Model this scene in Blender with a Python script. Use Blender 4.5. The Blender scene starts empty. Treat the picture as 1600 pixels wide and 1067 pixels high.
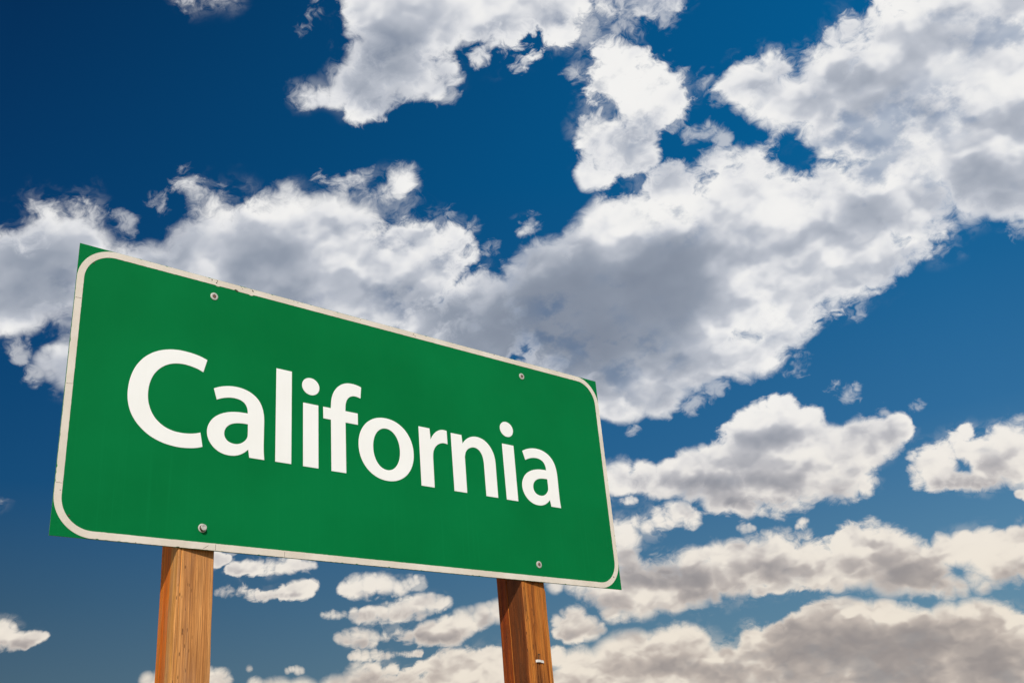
import bpy, bmesh, math, random
from mathutils import Vector, Matrix
rnd = random.Random(11)
C = bpy.context.scene.collection
scene = bpy.context.scene

# ------------------------------------------------------------------ camera
# world: metres, z up; the sign faces -Y, its middle stands over the origin
SIGN_W, SIGN_H, SIGN_Z = 2.204, 0.900, 2.280          # panel width, height, height of its lower edge
SX = -SIGN_W / 2                                       # world x of the panel's left edge
cam_data = bpy.data.cameras.new("camera")
cam_data.sensor_width = 36.0
cam_data.lens = 36.19
cam_data.clip_start = 0.05
cam_data.clip_end = 20000
cam = bpy.data.objects.new("camera", cam_data)
C.objects.link(cam)
rot = Matrix(((0.75866, -0.21437, -0.61523), (-0.64623, -0.36730, -0.66898), (-0.08254, 0.90510, -0.41723)))
cam.matrix_world = Matrix.Translation((SX - 0.862, -2.8231, SIGN_Z - 0.7799)) @ rot.to_4x4()
scene.camera = cam

# ------------------------------------------------------------------ sun
SUN = Vector((-0.42, -0.66, 0.62)).normalized()         # direction towards the sun
sun_data = bpy.data.lights.new("sun", "SUN")
sun_data.energy = 3.6
sun_data.angle = math.radians(0.5)
sun_data.color = (1.0, 0.955, 0.89)
sun = bpy.data.objects.new("sun", sun_data)
C.objects.link(sun)
sun.rotation_euler = SUN.to_track_quat('Z', 'Y').to_euler()
sun.location = (4, -4, 8)
SUN_EL = math.asin(SUN.z)
SUN_AZ = math.atan2(SUN.x, SUN.y)

# ------------------------------------------------------------------ sky
# Cumulus cover of the sky: round lobes (azimuth from +Y, elevation, radius in degrees); a node-built noise breaks them up into cloud edges.
COVER = [
    (71.14,32.70,5.93),(51.45,26.35,5.86),(57.24,27.16,5.20),(32.17,29.52,3.94),(28.10,29.39,3.81),(62.51,27.23,3.72),(45.43,26.52,3.60),
    (37.37,43.22,3.45),(58.14,5.62,3.42),(67.00,28.49,3.20),(65.00,4.71,3.19),(24.25,28.68,3.13),(73.40,28.98,3.11),(43.59,43.27,3.09),(61.19,5.01,3.07),
    (56.95,16.35,3.04),(71.76,33.22,3.00),(16.06,28.37,2.92),(64.90,34.54,2.85),(49.85,5.76,2.83),(13.41,27.25,2.78),(54.86,5.30,2.77),(75.89,35.88,2.72),
    (36.35,29.66,2.70),(47.16,5.83,2.62),(42.03,25.33,2.55),(36.34,40.12,2.53),(47.83,43.53,2.40),(21.14,27.93,2.40),(54.09,42.86,2.24),(39.77,6.06,2.21),
    (52.76,36.93,2.19),(71.27,38.34,2.17),(44.69,5.60,2.13),(48.74,21.57,2.10),(59.62,15.50,2.01),(52.21,4.76,2.01),(37.66,6.03,2.01),(73.70,27.54,1.99),
    (51.01,35.06,1.98),(56.59,22.33,1.97),(36.86,25.78,1.95),(61.79,35.14,1.93),(33.51,6.21,1.91),(70.00,28.08,1.91),(41.68,26.57,1.91),(39.42,25.22,1.89),
    (53.93,15.77,1.88),(73.66,37.79,1.83),(71.98,27.79,1.81),(18.86,27.34,1.80),(35.44,27.29,1.80),(61.52,10.33,1.77),(35.77,5.85,1.70),(53.51,10.92,1.63),
    (24.70,31.63,1.63),(68.65,14.51,1.62),(68.44,9.31,1.60),(59.94,10.76,1.60),(24.97,6.58,1.59),(55.90,10.87,1.59),(48.22,10.38,1.59),(49.71,10.56,1.59),
    (50.93,21.01,1.57),(23.23,6.66,1.55),(66.46,9.65,1.53),(33.87,44.99,1.52),(51.28,10.78,1.51),(31.72,5.95,1.50),(66.36,36.82,1.47),(57.70,10.82,1.46),
    (44.00,23.80,1.45),(70.16,14.50,1.45),(23.23,44.39,1.44),(28.47,6.10,1.41),(33.73,38.80,1.41),(62.86,9.54,1.40),(46.52,23.33,1.39),(59.31,31.58,1.37),
    (53.42,15.74,1.37),(66.81,2.74,1.36),(29.82,6.01,1.36),(52.21,16.22,1.34),(61.45,16.06,1.33),(11.52,25.40,1.32),(17.03,23.58,1.32),(51.75,38.78,1.31),
    (67.77,6.01,1.30),(39.16,30.32,1.30),(54.13,31.18,1.29),(41.59,5.08,1.26),(41.73,6.73,1.24),(40.74,45.27,1.18),(50.53,38.01,1.17),(59.83,36.08,1.17),
    (49.72,33.57,1.16),(39.68,26.49,1.15),(23.75,43.15,1.14),(10.90,28.16,1.14),(33.63,32.92,1.12),(64.84,14.64,1.09),(44.62,25.10,1.09),
    (51.34,16.19,1.04),(47.86,13.41,1.02),(69.83,27.12,1.02),(37.06,26.52,1.01),(35.92,27.45,1.01),(48.19,16.64,1.00),(76.96,33.36,0.98),
    (46.68,10.41,0.98),(62.67,16.37,0.96),(62.51,2.75,0.95),(52.39,6.58,0.94),(47.74,16.59,0.94),(49.26,16.45,0.93),(50.89,16.11,0.92),(65.23,10.31,0.92),
    (18.97,29.08,0.91),(44.53,9.11,0.90),(23.48,32.83,0.90),(78.48,36.78,0.89),(66.57,15.35,0.89),(39.45,39.90,0.89),(63.40,7.06,0.88),(67.89,4.81,0.86),
    (67.67,4.02,0.85),(50.34,44.76,0.85),(18.30,23.48,0.84),(56.54,43.77,0.84),(10.76,27.06,0.84),(49.54,16.31,0.83),(50.83,14.17,0.82),(47.24,16.68,0.81),
    (63.70,8.65,0.81),(54.99,14.24,0.80),(67.35,13.61,0.79),(37.75,9.34,0.78),(47.78,11.78,0.78),(30.13,26.37,0.78),(42.41,40.61,0.77),(60.64,7.76,0.76),
    (26.13,26.30,0.76),(64.38,10.38,0.75),(53.91,7.64,0.75),(45.80,10.70,0.75),(43.43,7.20,0.74),(34.35,11.83,0.74),(32.16,38.32,0.74),(47.66,12.48,0.73),
    (43.14,4.34,0.73),(51.65,41.87,0.72),(52.47,44.58,0.72),(33.99,26.27,0.72),(49.96,14.07,0.71),(36.96,27.62,0.71),(61.15,14.49,0.71),(15.39,9.97,0.71),
    (48.91,35.83,0.70),(67.18,14.82,0.70),(54.64,9.97,0.70),(14.71,9.98,0.70),(14.05,9.92,0.69),(38.54,9.68,0.69),(55.92,3.15,0.69),(33.65,11.80,0.69),
    (13.39,9.93,0.69),(46.78,9.53,0.69),(63.51,16.75,0.68),(22.62,33.16,0.68),(65.35,8.64,0.68),(45.34,8.83,0.67),(22.63,26.14,0.67),(48.55,33.16,0.67),
    (32.40,33.13,0.67),(65.71,15.26,0.66),(46.01,45.42,0.66),(37.87,24.24,0.65),(49.28,13.87,0.65),(36.98,9.19,0.64),(32.32,45.82,0.64),(49.99,15.94,0.64),
    (22.43,42.69,0.63),(29.96,32.54,0.63),(59.19,18.26,0.63),(33.00,43.72,0.62),(38.53,38.53,0.62),(22.19,5.82,0.62),(58.63,9.90,0.62),(40.11,26.89,0.62),
    (58.20,18.92,0.62),(39.46,9.94,0.62),(60.99,11.92,0.61),(34.93,10.49,0.61),(35.98,33.65,0.61),(30.19,38.26,0.61),(49.91,41.85,0.61),(15.74,23.46,0.59),
    (45.12,10.90,0.59),(69.73,10.19,0.59),(35.41,45.94,0.58),(69.13,8.09,0.58),(34.87,33.12,0.58),(35.06,9.26,0.58),(44.89,22.71,0.58),(35.33,24.64,0.58),
    (16.63,31.12,0.57),(51.09,33.24,0.57),(32.96,11.77,0.57),(26.13,5.53,0.57),(31.30,38.36,0.56),(40.39,10.13,0.56),(35.56,10.58,0.55),(34.31,10.46,0.55),
    (64.45,8.47,0.55),(36.26,10.67,0.55),(12.62,24.71,0.55),(53.36,38.86,0.55),(54.47,38.34,0.55),(52.30,9.86,0.55),(70.70,13.29,0.54),(54.22,40.81,0.54),
    (51.56,13.81,0.53),(40.24,23.67,0.53),(34.59,4.81,0.52),(39.49,45.94,0.52),(36.36,9.11,0.52),(71.31,15.32,0.51),(25.81,7.70,0.51),(27.52,5.30,0.51),
    (22.13,43.21,0.50),(52.72,33.83,0.50),(34.51,9.23,0.49),(18.09,24.26,0.49),(21.78,45.13,0.49),(44.57,11.02,0.49),(35.04,11.72,0.49),(67.72,10.56,0.49),
    (43.65,11.10,0.49),(36.31,7.35,0.48),(57.54,19.17,0.48),(44.25,30.84,0.48),(36.82,10.70,0.48),(55.61,13.81,0.48),(33.75,10.37,0.48),(16.04,9.73,0.48),
    (67.55,15.47,0.48),(35.60,9.09,0.48),(52.35,41.31,0.47),(38.45,7.71,0.47),(33.75,9.21,0.47),(34.69,7.47,0.47),(28.33,13.21,0.47),(33.28,9.24,0.47),
    (52.05,33.44,0.47),(26.88,11.87,0.47),(42.47,5.83,0.47),(40.62,27.29,0.46),(42.31,4.19,0.46),(63.88,14.16,0.46),(28.80,13.19,0.45),(30.04,11.88,0.45),
    (27.55,7.15,0.45),(48.71,35.16,0.45),(65.47,13.86,0.45),(52.96,17.23,0.44),(56.16,41.39,0.44),(66.62,13.44,0.44),(56.36,19.09,0.44),(24.46,45.49,0.44),
    (24.15,5.47,0.43),(16.00,22.90,0.42),(69.38,13.26,0.42),(67.13,8.42,0.42),(56.81,19.16,0.42),(48.66,14.02,0.42),(37.31,10.67,0.42),(56.82,9.76,0.42),
    (70.28,12.17,0.42),(54.81,35.69,0.41),(52.28,11.81,0.41),(47.36,9.20,0.41),(53.00,41.01,0.41),(54.78,11.83,0.41),(29.56,11.84,0.41),(32.80,9.27,0.40),
    (27.52,13.16,0.40),(53.51,40.87,0.40),(12.88,9.64,0.40),(26.35,11.89,0.40),(66.20,13.52,0.40),(58.76,11.73,0.40),(29.28,13.17,0.40),(18.63,24.23,0.40),
    (64.01,15.20,0.39),(63.79,14.58,0.39),(56.87,43.00,0.39),(18.83,22.85,0.39),(43.72,9.38,0.39),(27.35,11.72,0.39),(24.04,7.79,0.38),(65.86,13.65,0.38),
    (22.13,7.69,0.37),(43.73,8.78,0.37),(15.86,24.06,0.37),(69.89,12.26,0.36),(66.97,16.12,0.36),(16.50,9.72,0.36),(70.00,13.12,0.35),(33.27,10.39,0.35),
    (32.40,11.67,0.34),(12.75,10.22,0.34),(29.69,13.16,0.34),(32.72,10.43,0.34),(34.18,8.44,0.34),(29.02,11.79,0.34),(33.84,8.46,0.34),(32.26,9.30,0.34),
    (33.29,8.43,0.34),(27.05,13.18,0.34),(28.08,11.70,0.33),(26.64,13.12,0.33),(27.75,11.71,0.33),(53.38,44.82,0.32),(22.14,42.10,0.32),(17.92,22.66,0.32),
    (26.20,7.37,0.32),(22.88,42.24,0.32),(25.70,5.26,0.31),(35.47,11.89,0.31),(43.88,30.52,0.31),(22.69,5.43,0.31),(14.65,16.19,0.30),(30.45,12.00,0.30),
    (14.36,16.18,0.30),(14.06,16.16,0.30),(69.45,12.35,0.30),(13.77,16.15,0.30),(16.84,9.78,0.30),(13.32,16.07,0.30),(13.03,16.05,0.30),(12.74,16.04,0.30),
    (12.46,16.02,0.30),(37.73,10.70,0.29),(18.25,22.68,0.29),(35.76,12.01,0.29),(25.95,11.90,0.28),(34.51,8.35,0.28),(38.92,10.18,0.28),(54.40,12.96,0.27),
    (45.94,8.64,0.27),(30.31,13.13,0.27),(30.04,13.14,0.27),(14.95,16.20,0.27),(32.18,10.46,0.27),(31.90,10.47,0.27),(31.63,10.49,0.27),(31.36,10.50,0.27),
    (27.85,13.35,0.27),(27.92,13.02,0.27),(28.69,11.74,0.27),(31.92,9.26,0.27),(57.55,12.71,0.27),(28.42,11.75,0.27),(32.96,8.45,0.27),(25.52,13.71,0.27),
    (40.77,10.50,0.25),(39.92,10.37,0.25),(40.94,10.02,0.25),(39.15,9.43,0.25),(68.75,12.43,0.24),(69.05,12.43,0.24),(17.12,9.83,0.24),(70.68,12.34,0.24),
    (70.56,11.93,0.24),(12.06,16.00,0.23),(11.84,15.99,0.23),(40.90,10.29,0.22),(40.01,9.70,0.22),(45.97,8.91,0.22),(54.67,12.92,0.22),(15.79,10.45,0.21),
    (48.34,15.33,0.21),(48.55,15.31,0.21),(32.69,8.40,0.21),(26.31,13.07,0.21),(36.04,12.06,0.21),(33.98,11.25,0.21),(30.59,13.12,0.21),(32.60,11.39,0.20),
    (44.86,8.35,0.20),(32.99,10.21,0.20),(44.76,30.93,0.20),(44.55,31.24,0.20),(25.79,13.70,0.20),(29.65,7.69,0.20),(43.97,9.76,0.20),(30.45,11.66,0.19),
    (34.78,8.33,0.19),(29.29,11.58,0.19),(25.69,11.84,0.19),(27.27,7.91,0.18),(68.41,12.50,0.18),(17.35,9.89,0.18),(54.13,13.00,0.15),(54.88,12.89,0.15),
    (31.09,10.51,0.15),(32.48,8.35,0.15),(25.99,13.70,0.15),(29.85,7.68,0.15),(43.87,31.16,0.14),(47.98,15.38,0.14),(48.12,15.36,0.14),(48.77,15.29,0.14),
    (36.05,12.26,0.14),(33.88,12.39,0.14),(37.64,10.44,0.14),(35.79,11.04,0.14),(34.96,11.26,0.14),(34.82,11.26,0.14),(35.23,11.01,0.14),
    (34.53,10.92,0.14),(36.35,8.22,0.14),(36.21,8.23,0.14),(36.08,8.24,0.14),(35.94,8.25,0.14),(35.80,8.26,0.14),(35.67,8.27,0.14),(35.53,8.28,0.14),
    (35.40,8.29,0.14),(35.26,8.30,0.14),(35.12,8.31,0.13),(34.99,8.32,0.13),(57.25,12.56,0.13),(33.56,8.22,0.13),(57.85,12.80,0.13),(26.12,13.76,0.13),
    (26.67,12.27,0.13),(26.54,12.21,0.13),(29.45,7.76,0.13),(29.32,7.77,0.13),(29.13,7.72,0.13),
]
# thin torn wisps beside the clouds (azimuth, elevation, radius)
WISPS = [
    (55.75,34.28,0.49),(56.61,34.22,0.56),(57.23,33.68,0.38),(29.75,41.64,0.39),(30.55,42.31,0.35),(31.08,42.91,0.35),(60.77,19.48,0.46),(61.55,19.05,0.50),
    (57.51,37.19,0.58),(58.05,35.99,0.61),(39.44,32.27,0.36),(66.45,25.68,0.52),(59.16,21.01,0.60),(58.16,21.09,0.60),(61.60,23.66,0.53),(52.93,40.89,1.00),
    (55.38,40.81,0.86),(49.80,41.08,0.69),(36.07,33.83,0.66),(35.05,33.29,0.66),(21.27,32.00,0.55),(19.22,30.97,0.56),(54.99,35.21,0.53),(33.30,39.13,0.76),
    (32.27,39.44,0.53),(48.17,40.88,0.61),(44.45,31.10,0.58),(23.05,33.56,0.54),(64.81,17.66,0.32),(54.59,12.49,0.46),(64.35,10.36,0.66),(39.31,38.30,0.60),
    (29.77,38.31,0.61),(72.47,25.28,0.76),(52.75,20.22,0.73),(54.30,20.52,0.73),(49.00,18.95,0.36),(48.47,34.98,0.51),(48.87,38.53,0.60),(55.64,38.33,0.54),
    (41.04,31.48,0.50),(41.93,30.00,0.43),(63.15,23.39,0.54),(15.30,22.58,0.58),(14.16,24.08,0.67),(26.12,13.76,0.39),(30.21,13.24,0.45),(36.11,12.09,0.45),
    (58.32,18.79,0.38),(63.24,17.58,0.47),
]
# Grey shade painted into the clouds' colour by hand (azimuth, elevation, radius, strength)
PAINTED_SHADE = [
    (45.75,27.17,2.77,0.75),(52.62,26.29,2.81,0.75),(43.70,25.76,2.00,0.52),(46.64,25.47,2.01,0.52),(49.55,25.12,2.02,0.52),(52.53,27.55,2.04,0.45),
    (41.76,24.13,2.23,0.75),(46.41,23.70,2.23,0.75),(47.33,27.53,1.79,0.38),(50.08,27.19,1.80,0.38),(52.79,26.79,1.82,0.38),(39.34,25.73,1.56,0.38),
    (42.88,25.47,1.56,0.38),(48.48,24.54,1.34,0.30),(50.39,24.29,1.35,0.30),(52.29,24.02,1.36,0.30),(47.51,23.22,1.79,0.38),(63.49,28.35,1.36,0.20),
    (64.67,28.05,1.37,0.20),(62.89,34.19,1.47,0.07),(64.73,33.71,1.48,0.07),(66.51,33.21,1.50,0.07),(73.19,28.38,3.20,0.18),(22.04,29.11,2.18,0.30),
    (26.90,29.39,2.11,0.30),(27.49,29.06,2.33,0.18),(30.59,29.13,2.30,0.18),(14.15,27.80,2.34,0.37),(15.79,28.01,2.30,0.37),(34.14,28.77,1.81,0.15),
    (37.34,28.67,1.80,0.15),(37.99,26.16,1.79,0.30),(39.56,26.07,1.78,0.30),(42.40,26.59,1.78,0.38),(35.09,41.70,3.36,0.37),(34.33,39.73,1.42,0.20),
    (15.56,23.09,1.29,0.25),(17.17,23.23,1.26,0.25),(51.65,15.91,0.46,0.40),(52.36,15.81,0.46,0.40),(53.06,15.72,0.46,0.40),(53.76,15.62,0.47,0.40),
    (54.45,15.52,0.47,0.40),(55.14,15.42,0.47,0.40),(55.83,15.32,0.47,0.40),(56.51,15.22,0.47,0.40),(57.19,15.11,0.47,0.40),(57.86,15.01,0.48,0.40),
    (55.79,17.68,0.51,0.40),(56.58,17.56,0.52,0.40),(57.36,17.43,0.52,0.40),(58.14,17.30,0.52,0.40),(54.12,14.26,0.33,0.35),(54.61,14.19,0.33,0.35),
    (55.10,14.12,0.33,0.35),(55.58,14.05,0.33,0.35),(56.07,13.98,0.33,0.35),(56.55,13.91,0.33,0.35),(57.03,13.84,0.33,0.35),(48.09,16.48,0.45,0.15),
    (48.82,16.40,0.46,0.15),(49.54,16.31,0.46,0.15),(50.25,16.22,0.46,0.15),(50.97,16.13,0.46,0.15),(47.60,11.02,0.56,0.55),(48.41,10.93,0.56,0.55),
    (49.21,10.85,0.56,0.55),(50.01,10.76,0.57,0.55),(50.80,10.67,0.57,0.55),(51.59,10.58,0.57,0.55),(53.89,10.90,0.62,0.40),(54.96,10.76,0.63,0.40),
    (56.02,10.62,0.63,0.40),(61.19,9.73,1.01,0.50),(62.57,9.52,1.02,0.50),(63.93,9.31,1.04,0.50),(66.27,8.62,0.96,0.40),(67.52,8.42,0.98,0.40),
    (57.36,10.61,0.59,0.20),(58.18,10.49,0.59,0.20),(58.99,10.38,0.59,0.20),(59.79,10.26,0.60,0.20),(50.58,9.89,0.33,0.30),(51.03,9.84,0.33,0.30),
    (51.48,9.79,0.33,0.30),(51.93,9.74,0.33,0.30),(52.37,9.69,0.33,0.30),(52.82,9.63,0.34,0.30),(53.26,9.58,0.34,0.30),(53.70,9.53,0.34,0.30),
    (54.14,9.47,0.34,0.30),(45.47,9.99,0.47,0.25),(46.16,9.92,0.47,0.25),(46.86,9.85,0.47,0.25),(47.54,9.78,0.47,0.25),(55.58,7.03,0.99,0.58),
    (56.86,6.87,1.00,0.58),(58.12,6.72,1.01,0.58),(59.36,6.57,1.02,0.58),(60.58,6.41,1.03,0.58),(61.79,6.26,1.05,0.58),(54.68,6.08,0.90,0.45),
    (56.02,5.93,0.90,0.45),(57.34,5.77,0.91,0.45),(61.90,6.61,0.83,0.40),(62.77,6.50,0.84,0.40),(63.62,6.38,0.85,0.40),(64.49,4.75,1.20,0.45),
    (66.06,4.55,1.22,0.45),(59.22,5.09,0.83,0.40),(60.11,4.98,0.83,0.40),(60.99,4.88,0.84,0.40),(61.86,4.77,0.85,0.40),(46.11,6.63,0.48,0.30),
    (46.78,6.57,0.48,0.30),(47.45,6.51,0.48,0.30),(48.12,6.44,0.48,0.30),(48.79,6.37,0.49,0.30),(49.46,6.31,0.49,0.30),(50.15,6.40,0.49,0.30),
    (50.81,6.33,0.49,0.30),(51.47,6.26,0.49,0.30),(52.12,6.19,0.49,0.30),(52.78,6.12,0.49,0.30),(52.28,7.14,0.49,0.25),(52.94,7.07,0.49,0.25),
    (53.59,7.00,0.49,0.25),(54.24,6.92,0.49,0.25),(43.55,8.73,0.43,0.25),(44.26,8.67,0.43,0.25),(44.97,8.60,0.43,0.25),(45.68,8.54,0.43,0.25),
    (32.11,10.43,0.29,0.25),(32.51,10.40,0.29,0.25),(32.90,10.38,0.29,0.25),(33.30,10.36,0.29,0.25),(33.70,10.34,0.28,0.25),(34.10,10.31,0.28,0.25),
    (34.50,10.29,0.28,0.25),(34.90,10.26,0.28,0.25),(35.30,10.24,0.28,0.25),(35.71,10.21,0.28,0.25),(36.11,10.18,0.28,0.25),(36.51,10.15,0.28,0.25),
    (33.10,9.06,0.29,0.25),(33.52,9.03,0.29,0.25),(33.94,9.01,0.29,0.25),(34.36,8.98,0.29,0.25),(34.78,8.95,0.29,0.25),(35.20,8.92,0.29,0.25),
    (35.63,8.90,0.29,0.25),(36.05,8.87,0.29,0.25),(36.47,8.84,0.29,0.25),(36.89,8.81,0.29,0.25),(37.32,8.78,0.28,0.25),(37.74,8.74,0.28,0.25),
    (38.17,8.71,0.28,0.25),(33.12,11.33,0.24,0.25),(33.47,11.31,0.24,0.25),(33.81,11.29,0.24,0.25),(34.16,11.27,0.24,0.25),(34.50,11.25,0.24,0.25),
    (34.85,11.23,0.24,0.25),(35.20,11.21,0.23,0.25),(35.55,11.19,0.23,0.25),(26.33,11.53,0.20,0.22),(26.59,11.52,0.20,0.22),(26.85,11.51,0.20,0.22),
    (27.12,11.50,0.19,0.22),(27.39,11.50,0.19,0.22),(27.65,11.49,0.19,0.22),(27.92,11.48,0.19,0.22),(28.19,11.46,0.19,0.22),(28.45,11.45,0.19,0.22),
    (28.72,11.44,0.19,0.22),(28.99,11.43,0.19,0.22),(29.26,11.42,0.19,0.22),(29.53,11.41,0.19,0.22),(29.80,11.40,0.19,0.22),(30.07,11.38,0.19,0.22),
    (31.17,7.28,0.44,0.25),(31.77,7.24,0.44,0.25),(32.38,7.20,0.44,0.25),(32.98,7.16,0.44,0.25),(33.59,7.12,0.44,0.25),(34.20,7.08,0.44,0.25),
    (34.81,7.04,0.44,0.25),(35.43,7.00,0.44,0.25),(36.04,6.95,0.43,0.25),(36.65,6.91,0.43,0.25),(37.27,6.86,0.43,0.25),(15.23,9.41,0.33,0.30),
    (15.54,9.41,0.33,0.30),(15.87,9.40,0.33,0.30),(16.19,9.40,0.33,0.30),(16.51,9.39,0.33,0.30),(16.84,9.39,0.33,0.30),(17.17,9.38,0.32,0.30),
    (64.76,13.60,0.36,0.30),(65.17,13.52,0.36,0.30),(65.57,13.45,0.36,0.30),(65.96,13.37,0.36,0.30),(66.36,13.29,0.36,0.30),(66.75,13.21,0.36,0.30),
    (67.14,13.14,0.37,0.30),(67.53,13.06,0.37,0.30),(67.91,12.98,0.37,0.30),
]
world = bpy.data.worlds.new("World")
scene.world = world
world.use_nodes = True
wt = world.node_tree
wt.nodes.clear()

def sock(tree, node, i, v):
    if v is None: return
    if isinstance(v, bpy.types.NodeSocket): tree.links.new(v, node.inputs[i])
    else: node.inputs[i].default_value = v
def wm(op, a, b=None, c=None, clamp=False, tree=wt):
    n = tree.nodes.new("ShaderNodeMath"); n.operation = op; n.use_clamp = clamp
    for i, v in enumerate((a, b, c)): sock(tree, n, i, v)
    return n.outputs[0]
def wv(op, a, b=None, c=None, tree=wt):
    n = tree.nodes.new("ShaderNodeVectorMath"); n.operation = op
    for i, v in enumerate((a, b, c)):
        if op == 'SCALE' and i == 1: sock(tree, n, 3, v)
        else: sock(tree, n, i, v)
    return n.outputs[1] if op in ('DOT_PRODUCT', 'LENGTH', 'DISTANCE') else n.outputs[0]
def wsplit(v, tree=wt):
    n = tree.nodes.new("ShaderNodeSeparateXYZ"); tree.links.new(v, n.inputs[0]); return n.outputs
def wjoin(x, y, z, tree=wt):
    n = tree.nodes.new("ShaderNodeCombineXYZ")
    for i, v in enumerate((x, y, z)): sock(tree, n, i, v)
    return n.outputs[0]
def wnoise(v, scale, detail=2.0, rough=0.5, lac=2.0, dist=0.0, tree=wt, colour=False):
    n = tree.nodes.new("ShaderNodeTexNoise"); n.noise_dimensions = '3D'
    for k, x in (("Scale", scale), ("Detail", detail), ("Roughness", rough), ("Lacunarity", lac), ("Distortion", dist)):
        n.inputs[k].default_value = x
    tree.links.new(v, n.inputs["Vector"])
    return n.outputs["Color" if colour else "Fac"]
def wpuff(v, scale, detail):
    n = wt.nodes.new("ShaderNodeTexVoronoi"); n.voronoi_dimensions = '3D'; n.feature = 'F1'; n.normalize = True
    n.inputs["Scale"].default_value = scale; n.inputs["Detail"].default_value = detail; n.inputs["Roughness"].default_value = 0.5
    wt.links.new(v, n.inputs["Vector"]); return n.outputs["Distance"]
def wstep(v, lo, hi, smooth=True, tree=wt, to=(0.0, 1.0)):
    n = tree.nodes.new("ShaderNodeMapRange"); n.interpolation_type = 'SMOOTHSTEP' if smooth else 'LINEAR'; n.clamp = True
    for i, x in enumerate((v, lo, hi, to[0], to[1])): sock(tree, n, i, x)
    return n.outputs[0]
def wmix(f, a, b, blend='MIX', tree=wt):
    n = tree.nodes.new("ShaderNodeMix"); n.data_type = 'RGBA'; n.blend_type = blend
    for i, v in ((0, f), (6, a), (7, b)):
        if isinstance(v, tuple) and len(v) == 3: v = (*v, 1.0)
        sock(tree, n, i, v)
    return n.outputs[2]
def wramp(f, stops, tree=wt):
    n = tree.nodes.new("ShaderNodeValToRGB"); el = n.color_ramp.elements
    while len(el) < len(stops): el.new(0.5)
    for e, (p, c) in zip(el, stops): e.position = p; e.color = (*c, 1.0)
    sock(tree, n, 0, f); return n.outputs[0]
def lin(r, g, b):
    return tuple(x / 12.92 if x <= 0.04045 else ((x + 0.055) / 1.055) ** 2.4 for x in (r / 255, g / 255, b / 255))
def sky_dir(az, el):
    a, e = math.radians(az), math.radians(el)
    return Vector((math.sin(a) * math.cos(e), math.cos(a) * math.cos(e), math.sin(e)))

def lobes(D, items):
    """largest of (signed angular distance inside a lobe) over all lobes; three lobes per vector"""
    x, y, z = wsplit(D)
    X, Y, Z = wjoin(x, x, x), wjoin(y, y, y), wjoin(z, z, z)
    acc = None
    for i in range(0, len(items), 3):
        tri = (items[i:i + 3] + [items[i]] * 3)[:3]
        cs = []
        for az, el, r in tri:
            rr = math.radians(r); c = sky_dir(az, el); k = (1 + 0.005 / rr) / rr
            cs.append((c.x * k, c.y * k, c.z * k, -math.cos(rr) * k))
        q = wv('MULTIPLY_ADD', Z, [c[2] for c in cs], [c[3] for c in cs])
        q = wv('MULTIPLY_ADD', Y, [c[1] for c in cs], q)
        q = wv('MULTIPLY_ADD', X, [c[0] for c in cs], q)
        acc = q if acc is None else wv('MAXIMUM', acc, q)
    a, b, c = wsplit(acc)
    return wm('MAXIMUM', a, wm('MAXIMUM', b, c))
def shade_sum(D, items):
    x, y, z = wsplit(D)
    X, Y, Z = wjoin(x, x, x), wjoin(y, y, y), wjoin(z, z, z)
    acc = None
    for i in range(0, len(items), 3):
        tri = (items[i:i + 3] + [(0, -80, 1, 0)] * 3)[:3]
        cs = []
        for az, el, r, w in tri:
            k = 1 / (1 - math.cos(math.radians(r * 1.5))); c = sky_dir(az, el)
            cs.append((c.x * k, c.y * k, c.z * k, 1 - k, w))
        q = wv('MULTIPLY_ADD', Z, [c[2] for c in cs], [c[3] for c in cs])
        q = wv('MULTIPLY_ADD', Y, [c[1] for c in cs], q)
        q = wv('MULTIPLY_ADD', X, [c[0] for c in cs], q)
        q = wv('MAXIMUM', q, (0, 0, 0))
        q = wv('MULTIPLY', q, q)
        d = wv('DOT_PRODUCT', q, [c[4] for c in cs])
        acc = d if acc is None else wm('ADD', acc, d)
    return acc

tc = wt.nodes.new("ShaderNodeTexCoord")
D0 = wv('NORMALIZE', tc.outputs["Generated"])
x0, y0, z0 = wsplit(D0)
up = wm('MAXIMUM', z0, 0.0)
# --- clear sky: graded colour ramps mixed with a trace of Nishita sky
skytex = wt.nodes.new("ShaderNodeTexSky")
skytex.sky_type = 'NISHITA'; skytex.sun_disc = False
skytex.sun_elevation = SUN_EL; skytex.sun_rotation = SUN_AZ
skytex.altitude = 900; skytex.air_density = 1.0; skytex.dust_density = 0.6; skytex.ozone_density = 1.6
hor = wm('SQRT', wm('MAXIMUM', wm('SUBTRACT', 1.0, wm('MULTIPLY', z0, z0)), 1e-4))
side = wm('DIVIDE', wv('DOT_PRODUCT', D0, (0.7587, -0.6514, 0.0)), hor)        # the sky pales from left to right
fs = wstep(side, -0.48, 0.46, smooth=False)
FAR = ((0.0, lin(84, 108, 122)), (0.10, lin(73, 98, 113)), (0.20, lin(48, 84, 112)), (0.30, lin(12, 72, 117)), (0.42, lin(0, 63, 112)), (0.55, lin(0, 54, 100)), (0.68, lin(0, 44, 86)), (1.0, lin(0, 38, 78)))
NEAR = ((0.0, lin(132, 160, 174)), (0.10, lin(104, 143, 164)), (0.20, lin(80, 129, 164)), (0.30, lin(46, 109, 157)), (0.42, lin(22, 98, 150)), (0.55, lin(0, 95, 150)), (0.68, lin(0, 88, 143)), (1.0, lin(0, 80, 134)))
want = wmix(fs, wramp(up, FAR), wramp(up, NEAR))
nish = wv('SCALE', skytex.outputs[0], 0.07)
blue = wmix(0.97, nish, want)

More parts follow.
